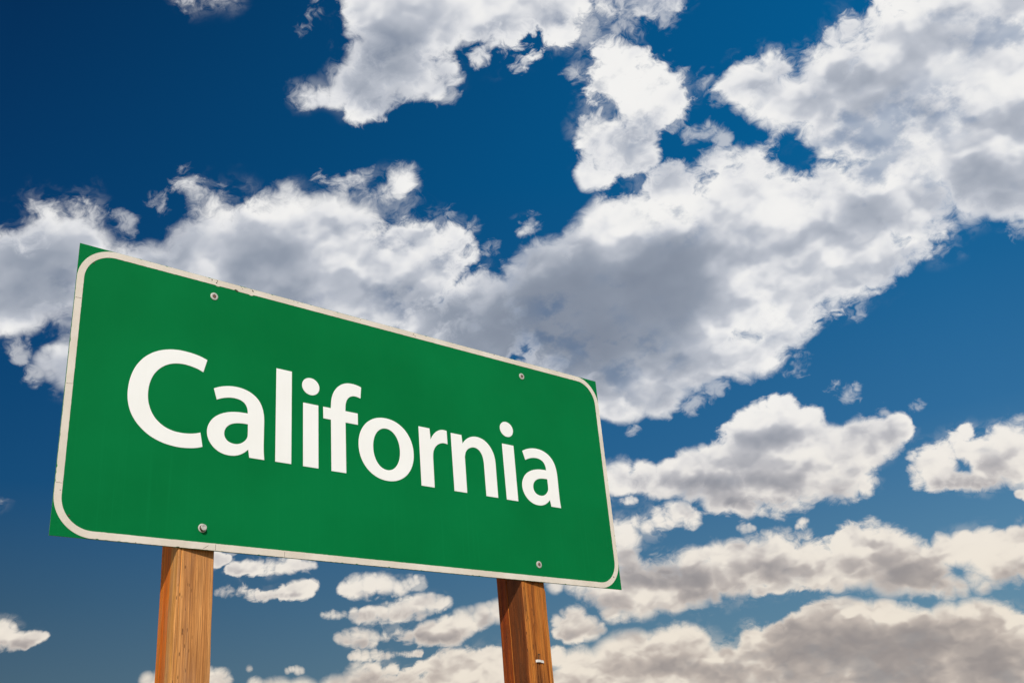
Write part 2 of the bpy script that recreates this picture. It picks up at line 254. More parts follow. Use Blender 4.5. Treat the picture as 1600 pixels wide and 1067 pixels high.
# --- clouds
kz = wm('DIVIDE', 1.56, wm('ADD', up, 1.0))                                     # clouds low in the sky are farther off: finer grain
def drawn(P):                                                                   # billows drawn out a little along the wind
    a = (0.555, -0.742, 0.372)
    return wv('MULTIPLY_ADD', wv('SCALE', list(a), wv('DOT_PRODUCT', P, a)), (-0.17, -0.17, -0.17), P)
P0 = drawn(wv('SCALE', D0, kz))
amp = wm('ADD', up, 0.30)                                                      # 0.4 (low) .. 1.0 (high)
w1 = wv('SUBTRACT', wnoise(P0, 9.0, 3.0, 0.55, colour=True), (0.5, 0.5, 0.5))
w2 = wv('SUBTRACT', wnoise(P0, 38.0, 2.0, 0.55, colour=True), (0.5, 0.5, 0.5))
wx, wy, wz = wsplit(w1)
rag = wm('MULTIPLY', wm('MULTIPLY_ADD', up, 0.080, 0.058), wstep(wx, -0.16, 0.16, to=(0.45, 1.75)))   # nearer clouds show more ragged rims
def billow(P, detail):
    n1 = wm('SUBTRACT', wnoise(wv('ADD', P, wv('SCALE', w2, 0.030)), 17.0, detail, 0.60, 2.15), 0.5)
    n2 = wm('SUBTRACT', 0.42, wpuff(wv('ADD', P, wv('SCALE', w2, 0.030)), 15.0, 2.0))
    return n1, n2
def body(f, n1, n2):
    return wm('MULTIPLY_ADD', wm('MULTIPLY_ADD', n1, rag, wm('MULTIPLY', n2, 0.022)), amp, f)
def towards_sun(k):
    return wv('NORMALIZE', wv('ADD', D0, wv('SCALE', list(SUN), wm('MULTIPLY', amp, k))))
warp = wv('SCALE', w1, wm('MULTIPLY', amp, 0.030))
BIG = [c for c in COVER if c[2] > 0.45]
# the rest of the sky, outside the lobes above, carries the same broken cumulus
ahead = wstep(wv('DOT_PRODUCT', D0, (0.615, 0.669, 0.417)), 0.70, 0.80)
loose = wm('SUBTRACT', wm('MULTIPLY', wm('SUBTRACT', wnoise(P0, 4.0, 3.0, 0.5), 0.51), 0.35), ahead)
f0 = wm('MAXIMUM', lobes(wv('NORMALIZE', wv('ADD', D0, warp)), COVER), loose)
n1, n2 = billow(P0, 7.0)
c0 = body(f0, n1, n2)
D1 = towards_sun(0.045)
f1 = lobes(wv('NORMALIZE', wv('ADD', D1, warp)), BIG)
P2 = drawn(wv('SCALE', towards_sun(0.022), kz))
s1 = wm('SUBTRACT', wnoise(wv('ADD', P0, wv('SCALE', w2, 0.030)), 10.5, 2.5, 0.50, 2.15), 0.5)
m1 = wm('SUBTRACT', wnoise(wv('ADD', P2, wv('SCALE', w2, 0.030)), 10.5, 2.5, 0.50, 2.15), 0.5)
m2 = wm('SUBTRACT', 0.42, wpuff(wv('ADD', P2, wv('SCALE', w2, 0.030)), 15.0, 2.0))
shred = wnoise(wv('ADD', P0, wv('SCALE', w2, 0.05)), 34.0, 5.0, 0.62)
# how solid the cloud is here: crisp on its billows, feathered and veiled elsewhere
alpha = wstep(c0, wm('MULTIPLY', amp, -0.0080), wm('MULTIPLY', amp, wstep(wm('MULTIPLY_ADD', up, -0.10, wm('ADD', wy, 0.05)), -0.14, 0.14, to=(0.0070, 0.0230))))
veil = wm('MULTIPLY', wstep(c0, wm('MULTIPLY', amp, -0.034), wm('MULTIPLY', amp, 0.004)), wstep(wz, -0.04, 0.14, to=(0.0, 0.26)))
veil = wm('MULTIPLY', veil, wstep(shred, 0.44, 0.62))
wisp = wm('MULTIPLY_ADD', wm('MULTIPLY_ADD', wm('SUBTRACT', shred, 0.5), 0.10, wm('MULTIPLY', n1, 0.05)), amp, lobes(wv('NORMALIZE', wv('ADD', D0, warp)), WISPS))
wisp = wm('MULTIPLY', wstep(wisp, wm('MULTIPLY', amp, -0.006), wm('MULTIPLY', amp, 0.022)), 0.52)
inside = wstep(c0, 0.0, wm('MULTIPLY', amp, 0.028))
painted_shade = shade_sum(wv('NORMALIZE', wv('ADD', D0, wv('SCALE', w1, wm('MULTIPLY', amp, 0.06)))), PAINTED_SHADE)
low = wstep(up, 0.10, 0.40)
tau = wstep(wm('ADD', f1, wm('MULTIPLY', wm('MULTIPLY', m1, 0.06), amp)), 0.0, wm('MULTIPLY', amp, 0.034))   # cloud between this spot and the sun
slope = wm('ADD', wm('MULTIPLY', wm('SUBTRACT', s1, m1), 1.5), wm('MULTIPLY', wm('SUBTRACT', n2, m2), 0.50))   # billows facing the sun
dark = wm('MULTIPLY', wm('MULTIPLY_ADD', wm('POWER', 0.42, painted_shade), -1.25, 1.25), wm('MULTIPLY_ADD', s1, -0.7, 1.0))
dark = wm('MULTIPLY_ADD', tau, wm('MULTIPLY_ADD', low, -0.03, 0.16), dark)
calm = wm('SUBTRACT', 1.0, wm('MULTIPLY', wm('MULTIPLY', wm('MINIMUM', painted_shade, 1.0), 0.50), low))             # less billow relief where shade is painted in
dark = wm('SUBTRACT', wm('ADD', dark, 0.012), wm('MULTIPLY', wm('MULTIPLY', slope, calm), wm('MULTIPLY_ADD', low, -1.35, 2.7)))
dark = wm('MULTIPLY', wm('ADD', dark, wm('SQRT', wm('MULTIPLY_ADD', dark, dark, 0.006))), 0.5)
dark = wm('SUBTRACT', 1.0, wm('POWER', 0.17, dark))
dark = wm('MULTIPLY', dark, wm('MULTIPLY_ADD', inside, 0.70, 0.30))
cloud_hi = wramp(dark, ((0.0, lin(244, 243, 241)), (0.16, lin(226, 227, 230)), (0.36, lin(188, 193, 203)), (0.68, lin(146, 155, 170)), (1.0, lin(116, 126, 144))))  # sunlit white to shaded grey, put into the cloud colour itself
cloud_lo = wramp(dark, ((0.0, lin(238, 228, 213)), (0.16, lin(219, 209, 197)), (0.40, lin(193, 182, 173)), (0.70, lin(162, 154, 150)), (1.0, lin(134, 129, 130))))
cloud = wmix(low, cloud_lo, cloud_hi)
thin = wm('MULTIPLY', wm('MULTIPLY', wstep(wm('SUBTRACT', wnoise(P0, 26.0, 5.0, 0.6), wm('MULTIPLY', tau, 0.10)), 0.47, 0.30), wstep(wz, -0.05, 0.15)), wstep(up, 0.2, 0.45, to=(0.10, 0.46)))
alpha = wm('MAXIMUM', wm('MULTIPLY', alpha, wm('SUBTRACT', 1.0, thin)), wm('MAXIMUM', veil, wisp))
skycol = wmix(alpha, blue, cloud)
# below the horizon the dome is hidden by the ground
bg = wt.nodes.new("ShaderNodeBackground"); bg.inputs["Strength"].default_value = 1.0
wt.links.new(skycol, bg.inputs["Color"])
wo = wt.nodes.new("ShaderNodeOutputWorld")
wt.links.new(bg.outputs[0], wo.inputs["Surface"])
world.cycles.sampling_method = 'MANUAL'
world.cycles.sample_map_resolution = 512

# ------------------------------------------------------------------ exposure and render settings
vs = scene.view_settings
scene.display_settings.display_device = 'sRGB'
vs.view_transform = 'Standard'; vs.look = 'None'; vs.exposure = 0.0; vs.gamma = 1.0; vs.use_curve_mapping = False
cy = scene.cycles
cy.use_denoising = True
cy.use_adaptive_sampling = True; cy.adaptive_threshold = 0.012; cy.adaptive_min_samples = 16
cy.max_bounces = 6; cy.diffuse_bounces = 3; cy.glossy_bounces = 3

# ------------------------------------------------------------------ material helpers
def material(name, rough=0.5, metallic=0.0, spec=0.5):
    m = bpy.data.materials.new(name); m.use_nodes = True
    b = m.node_tree.nodes["Principled BSDF"]
    b.inputs["Roughness"].default_value = rough; b.inputs["Metallic"].default_value = metallic
    b.inputs["Specular IOR Level"].default_value = spec
    return m, m.node_tree, b
def objco(t):
    return t.nodes.new("ShaderNodeTexCoord").outputs["Object"]
def mapped(t, v, scale):
    return wv('MULTIPLY', v, scale, tree=t)
def bump(t, b, h, strength, dist):
    n = t.nodes.new("ShaderNodeBump"); n.inputs["Strength"].default_value = strength; n.inputs["Distance"].default_value = dist
    t.links.new(h, n.inputs["Height"]); t.links.new(n.outputs[0], b.inputs["Normal"])

# green retroreflective sheet: faint rain streaks, scuffs and a little waviness
m_green, t, b = material("green_sheeting", 0.55, spec=0.06)
o = objco(t)
streak = wnoise(mapped(t, o, (70, 1, 1.6)), 1.0, 4, 0.6, tree=t)
fine = wnoise(mapped(t, o, (160, 1, 4.0)), 1.0, 3, 0.6, tree=t)
blot = wnoise(o, 2.2, 3, 0.55, tree=t)
ox, oy, oz = wsplit(o, tree=t)
lowhalf = wstep(oz, 0.48, 0.10, tree=t)
s = wm('MULTIPLY', wstep(streak, 0.52, 0.74, tree=t), wm('MULTIPLY_ADD', lowhalf, 0.8, 0.2, tree=t), tree=t)
base = wmix(wstep(blot, 0.3, 0.7, tree=t), (0.0005, 0.156, 0.038), (0.0007, 0.180, 0.046), tree=t)
base = wmix(wm('MULTIPLY', s, 0.26, tree=t), base, (0.004, 0.215, 0.062), tree=t)
base = wmix(wm('MULTIPLY', wstep(fine, 0.60, 0.80, tree=t), 0.12, tree=t), base, (0.006, 0.22, 0.075), tree=t)
scuff = wstep(wnoise(mapped(t, o, (40, 1, 22)), 1.0, 5, 0.7, tree=t), 0.72, 0.80, tree=t)
base = wmix(wm('MULTIPLY', scuff, 0.35, tree=t), base, (0.10, 0.28, 0.16), tree=t)
t.links.new(base, b.inputs["Base Color"])
t.links.new(wm('MULTIPLY_ADD', blot, 0.25, 0.36, tree=t), b.inputs["Roughness"])
bump(t, b, wnoise(o, 5.0, 3, 0.5, tree=t), 0.25, 0.004)

m_alu, t, b = material("bare_aluminium", 0.42, 1.0)
o = objco(t)
t.links.new(wmix(wnoise(mapped(t, o, (20, 20, 3)), 1.0, 4, 0.6, tree=t), (0.42, 0.43, 0.43), (0.60, 0.60, 0.59), tree=t), b.inputs["Base Color"])

m_border, t, b = material("aged_white_border", 0.6, spec=0.15)
o = objco(t)
base = wmix(wstep(wnoise(o, 7.0, 4, 0.6, tree=t), 0.35, 0.68, tree=t), (0.68, 0.60, 0.50), (0.77, 0.70, 0.605), tree=t)
grime = wstep(wnoise(mapped(t, o, (60, 1, 25)), 1.0, 5, 0.65, tree=t), 0.60, 0.78, tree=t)
base = wmix(wm('MULTIPLY', grime, 0.16, tree=t), base, (0.40, 0.33, 0.25), tree=t)
speck = wstep(wnoise(o, 260.0, 2, 0.5, tree=t), 0.73, 0.77, tree=t)
base = wmix(wm('MULTIPLY', speck, 0.5, tree=t), base, (0.16, 0.11, 0.08), tree=t)
t.links.new(base, b.inputs["Base Color"])

m_letter, t, b = material("white_letter_sheeting", 0.55, spec=0.2)
o = objco(t)
base = wmix(wstep(wnoise(o, 4.0, 4, 0.6, tree=t), 0.3, 0.7, tree=t), (0.90, 0.89, 0.85), (0.93, 0.925, 0.895), tree=t)
base = wmix(wm('MULTIPLY', wstep(wnoise(mapped(t, o, (90, 1, 5)), 1.0, 4, 0.6, tree=t), 0.58, 0.80, tree=t), 0.18, tree=t), base, (0.70, 0.67, 0.60), tree=t)
t.links.new(base, b.inputs["Base Color"])

m_zinc, t, b = material("weathered_zinc", 0.5, 0.25)
o = objco(t)
t.links.new(wmix(wstep(wnoise(o, 160.0, 4, 0.6, tree=t), 0.35, 0.7, tree=t), (0.50, 0.48, 0.42), (0.68, 0.66, 0.60), tree=t), b.inputs["Base Color"])
m_rust, t, b = material("rusty_steel", 0.75, 0.2)
o = objco(t)
t.links.new(wmix(wnoise(o, 220.0, 4, 0.6, tree=t), (0.085, 0.032, 0.020), (0.30, 0.17, 0.13), tree=t), b.inputs["Base Color"])
m_chip, t, b = material("dark_corroded_chip", 0.85)
o = objco(t)
t.links.new(wmix(wnoise(o, 300.0, 3, 0.6, tree=t), (0.020, 0.020, 0.012), (0.10, 0.075, 0.05), tree=t), b.inputs["Base Color"])
m_tab, t, b = material("pale_metal_tab", 0.45)
o = objco(t)
t.links.new(wmix(wnoise(o, 180.0, 3, 0.6, tree=t), (0.62, 0.57, 0.50), (0.86, 0.83, 0.78), tree=t), b.inputs["Base Color"])

def wood(name, front, side_near, side_rear, split, dark, stain, pit_amount, arris):
    """sawn timber; object x across the front, y into the depth, z along the grain"""
    m, t, b = material(name, 0.7, spec=0.25)
    o = objco(t)
    x, y, z = wsplit(o, tree=t)
    wob = wm('MULTIPLY', wm('SUBTRACT', wnoise(mapped(t, o, (8, 8, 2.5)), 1.0, 3, 0.5, tree=t), 0.5, tree=t), 0.012, tree=t)
    g = wjoin(wm('ADD', x, wob, tree=t), wm('ADD', y, wob, tree=t), z, tree=t)
    grain = wnoise(mapped(t, g, (150, 150, 2.2)), 1.0, 4, 0.6, dist=0.3, tree=t)
    hair = wnoise(mapped(t, g, (520, 520, 7.0)), 1.0, 3, 0.6, tree=t)
    broad = wnoise(mapped(t, g, (34, 34, 1.1)), 1.0, 3, 0.55, tree=t)
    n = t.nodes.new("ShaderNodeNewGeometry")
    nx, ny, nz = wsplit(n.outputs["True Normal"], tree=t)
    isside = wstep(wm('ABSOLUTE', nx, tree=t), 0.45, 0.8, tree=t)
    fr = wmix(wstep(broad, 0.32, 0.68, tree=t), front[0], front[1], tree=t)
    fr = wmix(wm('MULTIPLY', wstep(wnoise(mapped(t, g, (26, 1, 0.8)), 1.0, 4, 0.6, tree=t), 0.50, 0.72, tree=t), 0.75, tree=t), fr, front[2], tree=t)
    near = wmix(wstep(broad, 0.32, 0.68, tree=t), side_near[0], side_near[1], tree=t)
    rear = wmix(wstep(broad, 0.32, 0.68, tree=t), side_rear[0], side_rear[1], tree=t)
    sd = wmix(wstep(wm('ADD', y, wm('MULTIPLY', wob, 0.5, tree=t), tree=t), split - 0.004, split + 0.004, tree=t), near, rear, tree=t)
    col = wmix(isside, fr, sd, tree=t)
    col = wmix(wm('MULTIPLY', wstep(grain, 0.44, 0.70, tree=t), 0.72, tree=t), col, dark, 'MIX', tree=t)
    hr = wramp(wstep(hair, 0.30, 0.72, tree=t), ((0.0, (0.60, 0.56, 0.52)), (1.0, (1.30, 1.30, 1.28))), tree=t)
    col = wmix(1.0, col, hr, 'MULTIPLY', tree=t)
    # short dark pores, more of them towards the left arris
    vo = t.nodes.new("ShaderNodeTexVoronoi"); vo.inputs["Scale"].default_value = 1.0
    t.links.new(mapped(t, o, (130, 130, 34)), vo.inputs["Vector"])
    pc = wsplit(vo.outputs["Color"], tree=t)[0]
    some = wstep(pc, 1 - pit_amount, 1 - pit_amount + 0.03, tree=t)
    pit = wm('MULTIPLY', wstep(vo.outputs["Distance"], 0.26, 0.12, tree=t), some, tree=t)
    pit = wm('MULTIPLY', pit, wstep(wm('SUBTRACT', x, arris, tree=t), 0.085, 0.01, tree=t), tree=t)
    col = wmix(wm('MULTIPLY', pit, 0.80, tree=t), col, (0.05, 0.02, 0.008), tree=t)
    # weather stain
    st = wm('MULTIPLY', wstep(wnoise(mapped(t, o, (24, 24, 3.0)), 1.0, 5, 0.65, tree=t), 0.47, 0.66, tree=t), stain[1], tree=t)
    col = wmix(st, col, stain[0], tree=t)
    t.links.new(col, b.inputs["Base Color"])
    h = wm('ADD', wm('MULTIPLY', grain, 0.8, tree=t), wm('SUBTRACT', wm('MULTIPLY', hair, 0.5, tree=t), wm('MULTIPLY', pit, 1.2, tree=t), tree=t), tree=t)
    bump(t, b, h, 0.55, 0.0022)
    return m
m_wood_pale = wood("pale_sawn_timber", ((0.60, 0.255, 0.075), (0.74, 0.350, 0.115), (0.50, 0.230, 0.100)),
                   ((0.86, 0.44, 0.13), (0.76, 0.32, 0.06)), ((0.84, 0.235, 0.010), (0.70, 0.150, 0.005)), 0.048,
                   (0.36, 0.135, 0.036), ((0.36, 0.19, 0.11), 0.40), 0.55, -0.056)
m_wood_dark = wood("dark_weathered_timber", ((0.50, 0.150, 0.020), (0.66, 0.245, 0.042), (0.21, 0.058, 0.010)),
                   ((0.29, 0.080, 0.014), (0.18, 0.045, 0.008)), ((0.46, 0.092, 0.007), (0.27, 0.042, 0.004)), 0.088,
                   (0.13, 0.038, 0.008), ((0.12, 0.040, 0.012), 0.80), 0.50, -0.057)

m_ground, t, b = material("dry_ground", 0.95, spec=0.1)
o = objco(t)
c_ = wmix(wstep(wnoise(o, 0.35, 6, 0.6, tree=t), 0.38, 0.62, tree=t), (0.20, 0.155, 0.085), (0.115, 0.105, 0.045), tree=t)
c_ = wmix(wm('MULTIPLY', wstep(wnoise(o, 14.0, 5, 0.65, tree=t), 0.45, 0.7, tree=t), 0.6, tree=t), c_, (0.27, 0.22, 0.14), tree=t)
t.links.new(c_, b.inputs["Base Color"])
bump(t, b, wnoise(o, 22.0, 6, 0.65, tree=t), 0.6, 0.03)

# ------------------------------------------------------------------ object helpers
def link(name, me, mats, parent=None, loc=(0, 0, 0), smooth=False):
    me.name = name
    ob = bpy.data.objects.new(name, me); C.objects.link(ob)
    for m in (mats if isinstance(mats, (list, tuple)) else [mats]): me.materials.append(m)
    if parent is not None: ob.parent = parent
    ob.location = loc
    if smooth: me.polygons.foreach_set("use_smooth", [True] * len(me.polygons)); me.update()
    return ob
def from_bm(bm):
    bmesh.ops.recalc_face_normals(bm, faces=bm.faces)
    me = bpy.data.meshes.new("mesh"); bm.to_mesh(me); bm.free(); return me
def smooth_path(pts):
    """closed outline (x, z, corner) -> dense points: Catmull-Rom between corners"""
    n = len(pts); out = []
    for i in range(n):
        p0, p1, p2, p3 = pts[i - 1], pts[i], pts[(i + 1) % n], pts[(i + 2) % n]
        out.append((p1[0], p1[1]))
        if p1[2] and p2[2]: continue
        L = math.hypot(p2[0] - p1[0], p2[1] - p1[1])
        if L > 75: continue                                             # a straight stem
        a = p1 if p1[2] else p0; d = p2 if p2[2] else p3
        if not p1[2] and math.hypot(p1[0] - p0[0], p1[1] - p0[1]) > 75: a = p1
        if not p2[2] and math.hypot(p3[0] - p2[0], p3[1] - p2[1]) > 75: d = p2
        for k in range(1, 6):
            s_ = k / 6
            f = lambda q: 0.5 * (2 * p1[q] + (p2[q] - a[q]) * s_ + (2 * a[q] - 5 * p1[q] + 4 * p2[q] - d[q]) * s_ ** 2 + (3 * p1[q] - a[q] - 3 * p2[q] + d[q]) * s_ ** 3)
            out.append((f(0), f(1)))
    return out
def plate(outlines, thick, bevel):
    """flat outlines (first = outside, others = holes; mm on the panel's face) -> a solid plate standing proud of the face"""
    cu = bpy.data.curves.new("outline", 'CURVE'); cu.dimensions = '2D'; cu.fill_mode = 'BOTH'
    cu.extrude = thick / 2 - bevel; cu.bevel_depth = bevel; cu.bevel_resolution = 1; cu.offset = -bevel
    for ol in outlines:
        sp = cu.splines.new('POLY'); sp.points.add(len(ol) - 1); sp.use_cyclic_u = True
        for p, q in zip(sp.points, ol): p.co = (q[0] / 1000, q[1] / 1000, 0, 1)
    ob = bpy.data.objects.new("outline", cu); C.objects.link(ob)
    me = bpy.data.meshes.new_from_object(ob.evaluated_get(bpy.context.evaluated_depsgraph_get()))
    bpy.data.objects.remove(ob); bpy.data.curves.remove(cu)
    me.transform(Matrix.Rotation(math.pi / 2, 4, 'X'))                    # curve y -> z, curve z -> -y
    return me

# ------------------------------------------------------------------ ground
bm = bmesh.new()
rings = [0, 1, 2, 4, 8, 16, 32, 64, 128, 256, 512, 1024, 2048, 4000]
prev = None
for r in rings:
    if r == 0: prev = [bm.verts.new((0, 0, 0))]; continue
    cur = [bm.verts.new((r * math.cos(a * math.tau / 48), r * math.sin(a * math.tau / 48), 0 if r < 4 else rnd.uniform(-0.006, 0.006) * min(r, 60))) for a in range(48)]
    for i in range(48):
        j = (i + 1) % 48
        bm.faces.new((prev[0], cur[i], cur[j]) if len(prev) == 1 else (prev[i], cur[i], cur[j], prev[j]))
    prev = cur
g = link("ground", from_bm(bm), m_ground, smooth=True); g["kind"] = "structure"

# ------------------------------------------------------------------ the road sign
sign = bpy.data.objects.new("road_sign", None); C.objects.link(sign)
sign.empty_display_size = 0.3
sign["label"] = "green California road sign with white letters and beige border bolted to two wooden posts"
sign["category"] = "road sign"
FACE = (SX, 0, SIGN_Z)                                                    # panel's lower left corner, on its front face

# panel: thin sheet with softened edges, slightly dished between the posts
bm = bmesh.new()
bmesh.ops.create_cube(bm, size=1.0)
bmesh.ops.scale(bm, vec=(SIGN_W, 0.003, SIGN_H), verts=bm.verts)
bmesh.ops.translate(bm, vec=(SIGN_W / 2, 0.0015, SIGN_H / 2), verts=bm.verts)
bmesh.ops.bevel(bm, geom=list(bm.edges), offset=0.0005, segments=1, affect='EDGES')
for f in bm.faces: f.material_index = 0 if f.calc_center_median().y < 0.0003 else 1
panel = link("sign_panel", from_bm(bm), [m_green, m_alu], sign, FACE)

# border: rounded band along the rim, its outer edge nicked by weather
def rounded(x0, z0, x1, z1, r, nick):
    out = []
    def run(ax, az, bx, bz):
        L = math.hypot(bx - ax, bz - az); n = int(L / 6)
        for i in range(n):
            s_ = i / n; px, pz = ax + (bx - ax) * s_, az + (bz - az) * s_
            dx, dz = -(bz - az) / L, (bx - ax) / L                        # inwards (the outline runs anticlockwise)
            d = nick(px, pz); out.append((px + dx * d, pz + dz * d))
    def arc(cx, cz, a0):
        for i in range(24):
            a = math.radians(a0 + 90 * i / 24); out.append((cx + r * math.cos(a), cz + r * math.sin(a)))
    run(x0 + r, z0, x1 - r, z0); arc(x1 - r, z0 + r, -90)
    run(x1, z0 + r, x1, z1 - r); arc(x1 - r, z1 - r, 0)
    run(x1 - r, z1, x0 + r, z1); arc(x0 + r, z1 - r, 90)
    run(x0, z1 - r, x0, z0 + r); arc(x0 + r, z0 + r, 180)
    return out
def nick_out(x, z):
    d = max(0.0, rnd.gauss(0.15, 0.25))
    if rnd.random() < 0.05: d += rnd.uniform(0.8, 2.2)
    return d
def nick_in(x, z):
    d = 0.0
    if z > 600 and (abs(x - 447) < 8): d = 2.5
    if z > 600 and (505 < x < 520): d = -6 + (x - 505) * 0.3
    if z > 600 and (558 < x < 572): d = 4.0
    if z > 600 and (520 < x < 560): d = 1.5
    return d + rnd.gauss(0, 0.18)
outer = rounded(1.0, 1.0, 2203.0, 899.0, 115, nick_out)
inner = rounded(22, 22, 2182, 878, 92, nick_in)
border = link("border", plate([outer, inner], 0.0008, 0.0001), m_border, panel, (0, -0.0004, 0))

# ------------------------------------------------------------------ lettering
GLYPH_C = [(422.6,604.8,1),(398.2,612.4,0),(369.7,616.9,0),(339.7,618.3,0),(317.5,616.7,0),(295.7,612.5,0),(270.8,604,0),(246.5,590.8,0),(224.6,572.5,0),(206.8,550.4,0),(193,524.2,0),(183.3,491.4,0),(179.5,459.4,0),(180,434.1,0),(184.2,409.6,0),(192.7,386,0),(204.3,366.7,0),(219.1,349.7,0),(239.1,332.8,0),(260.5,320.2,0),(285.4,310.6,0),(310.3,304.9,0),(338.7,302.1,0),(363.7,302.7,0),(388.8,306,0),(406.7,310.5,0),(419.4,315.2,1),(410.7,359.8,1),(395.5,354.6,0),(375.6,350.5,0),(354,348.7,0),(328.9,349.9,0),(305.5,355.7,0),(285.5,366,0),(267,381.5,0),(253.6,400.9,0),(244.3,424.7,0),(240.6,447,0),(240.8,471.8,0),(244.9,494.9,0),(253,517.2,0),(266,536.9,0),(282.9,553.1,0),(302.2,564.6,0),(323.8,571.2,0),(345.7,573.6,0),(368.1,572.1,0),(390.9,567.7,0),(411.2,560.4,1)]
GLYPH_A = [(627,304,1),(574.9,304,1),(570.8,330,1),(557.1,317.7,0),(540,307.6,0),(519.1,301.9,0),(496.3,301.9,0),(475.4,307.2,0),(456.2,318.6,0),(441.8,334.7,0),(433.7,353,0),(431.7,370.1,0),(434.7,387.4,0),(442.6,403.8,0),(454.1,417.9,0),(470.7,430.4,0),(491.4,440.1,0),(514.3,446.5,0),(537.6,449.6,0),(566.4,450.6,1),(565.2,463,0),(560.5,475.3,0),(551.5,485.3,0),(538.3,491.5,0),(520.6,493.8,0),(501.1,492.3,0),(480,486.7,0),(459.3,477.6,1),(448.6,513.7,1),(467.1,522.5,0),(486.2,528.7,0),(507.5,532.7,0),(529.1,533.7,0),(551,531.4,0),(571.2,525.3,0),(589.5,515.2,0),(604.7,501,0),(615.7,481.7,0),(622.3,457.3,0),(624.2,434.2,0),(624,352.9,0),(624.6,330,0)]
GLYPH_A_HOLE = [(567.7,414.1,1),(546.5,413.4,0),(527.1,410.6,0),(509.9,404.3,0),(496.9,393.7,0),(489.9,381,0),(488.6,368.5,0),(492.3,356.4,0),(501.3,347.3,0),(513.9,342.5,0),(529.3,341.8,0),(544.6,346.4,0),(557.9,356.3,0),(566.2,368.3,0),(568.2,382,0)]
GLYPH_F = [(872.2,303.6,1),(929.7,303.6,1),(929.7,484.3,1),(979.6,484.3,1),(979.6,526.2,1),(929.8,526.2,1),(930.9,547.7,0),(935.2,564.6,0),(944.4,578,0),(957.4,586,0),(974.2,588.1,0),(992.4,584.6,1),(995.9,627.1,1),(980.1,631.2,0),(960.5,633.1,0),(938.4,631,0),(916.5,622.3,0),(897.4,606.2,0),(883.4,585.2,0),(875.3,559.3,0),(872.4,526.2,1),(842.6,526.2,1),(842.6,484.3,1),(872.2,484.3,1)]
GLYPH_R = [(1238.2,524.8,1),(1286.9,524.8,1),(1289.6,482.3,1),(1300.2,499.7,0),(1314.7,514.9,0),(1331.7,525.2,0),(1348.4,529.4,0),(1365.7,528.3,1),(1366.3,475.9,1),(1354.2,477.9,0),(1338.7,476,0),(1320.9,467.4,0),(1307.4,453.4,0),(1299.3,435.8,0),(1296.9,414.2,0),(1296.9,302.3,1),(1239,302.3,1)]
GLYPH_N = [(1384.6,524.2,1),(1434.6,524.2,1),(1437.3,490.6,1),(1451.7,507,0),(1472.2,520.5,0),(1494.9,527.7,0),(1519.7,528,0),(1543.9,520.9,0),(1565.1,505.9,0),(1580.5,485,0),(1589,462.6,0),(1592,438.8,0),(1592,301.4,1),(1534.8,301.4,1),(1534.6,430.2,0),(1530.3,453.7,0),(1519.6,472.3,0),(1503.3,482.4,0),(1483.8,483.1,0),(1463.5,474.3,0),(1450.4,459.4,0),(1444.4,440.5,0),(1444.4,301.6,1),(1385.6,301.6,1)]
def oval(cx, cz, rx, rz, tilt=0.0, p=2.0, n=64):
    out = []
    for i in range(n):
        a = math.tau * i / n; ca, sa = math.cos(a), math.sin(a)
        ux = rx * math.copysign(abs(ca) ** (2 / p), ca); uz = rz * math.copysign(abs(sa) ** (2 / p), sa)
        out.append((cx + ux * math.cos(tilt) - uz * math.sin(tilt), cz + ux * math.sin(tilt) + uz * math.cos(tilt)))
    return out
def shifted(pts, dx, dz): return [(p[0] + dx, p[1] + dz, *p[2:]) for p in pts]
LT = 0.0011                                                               # letters are cut from thin plate
def letter(outlines, dot=None):
    ob = link("letter", plate(outlines, LT, 0.0003), m_letter, sign, (FACE[0], -LT / 2, FACE[2]))
    if dot: link("dot", plate([dot], LT, 0.0003), m_letter, ob)
    return ob
letter([smooth_path(GLYPH_C)])
letter([smooth_path(GLYPH_A), smooth_path(GLYPH_A_HOLE)])
letter([[(665.2, 304.9), (722.8, 304.9), (722.8, 629.3), (665.6, 629.3)]])
letter([[(765.6, 304.6), (823.2, 304.6), (823.6, 526.5), (766.0, 526.5)]], oval(794.8, 589.6, 33.2, 31.0))
letter([smooth_path(GLYPH_F)])
letter([oval(1095.8, 414.6, 115.2, 115.0, p=2.08), oval(1096.0, 414.5, 56.2, 76.0, p=2.08)])
letter([smooth_path(GLYPH_R)])
letter([smooth_path(GLYPH_N)])
letter([[(1634.0, 300.5), (1691.4, 300.5), (1691.0, 523.0), (1632.9, 523.0)]], oval(1661.8, 585.4, 33.4, 31.0))
letter([smooth_path(shifted(GLYPH_A, 1287.0, -4.0)), smooth_path(shifted(GLYPH_A_HOLE, 1287.0, -4.0))])

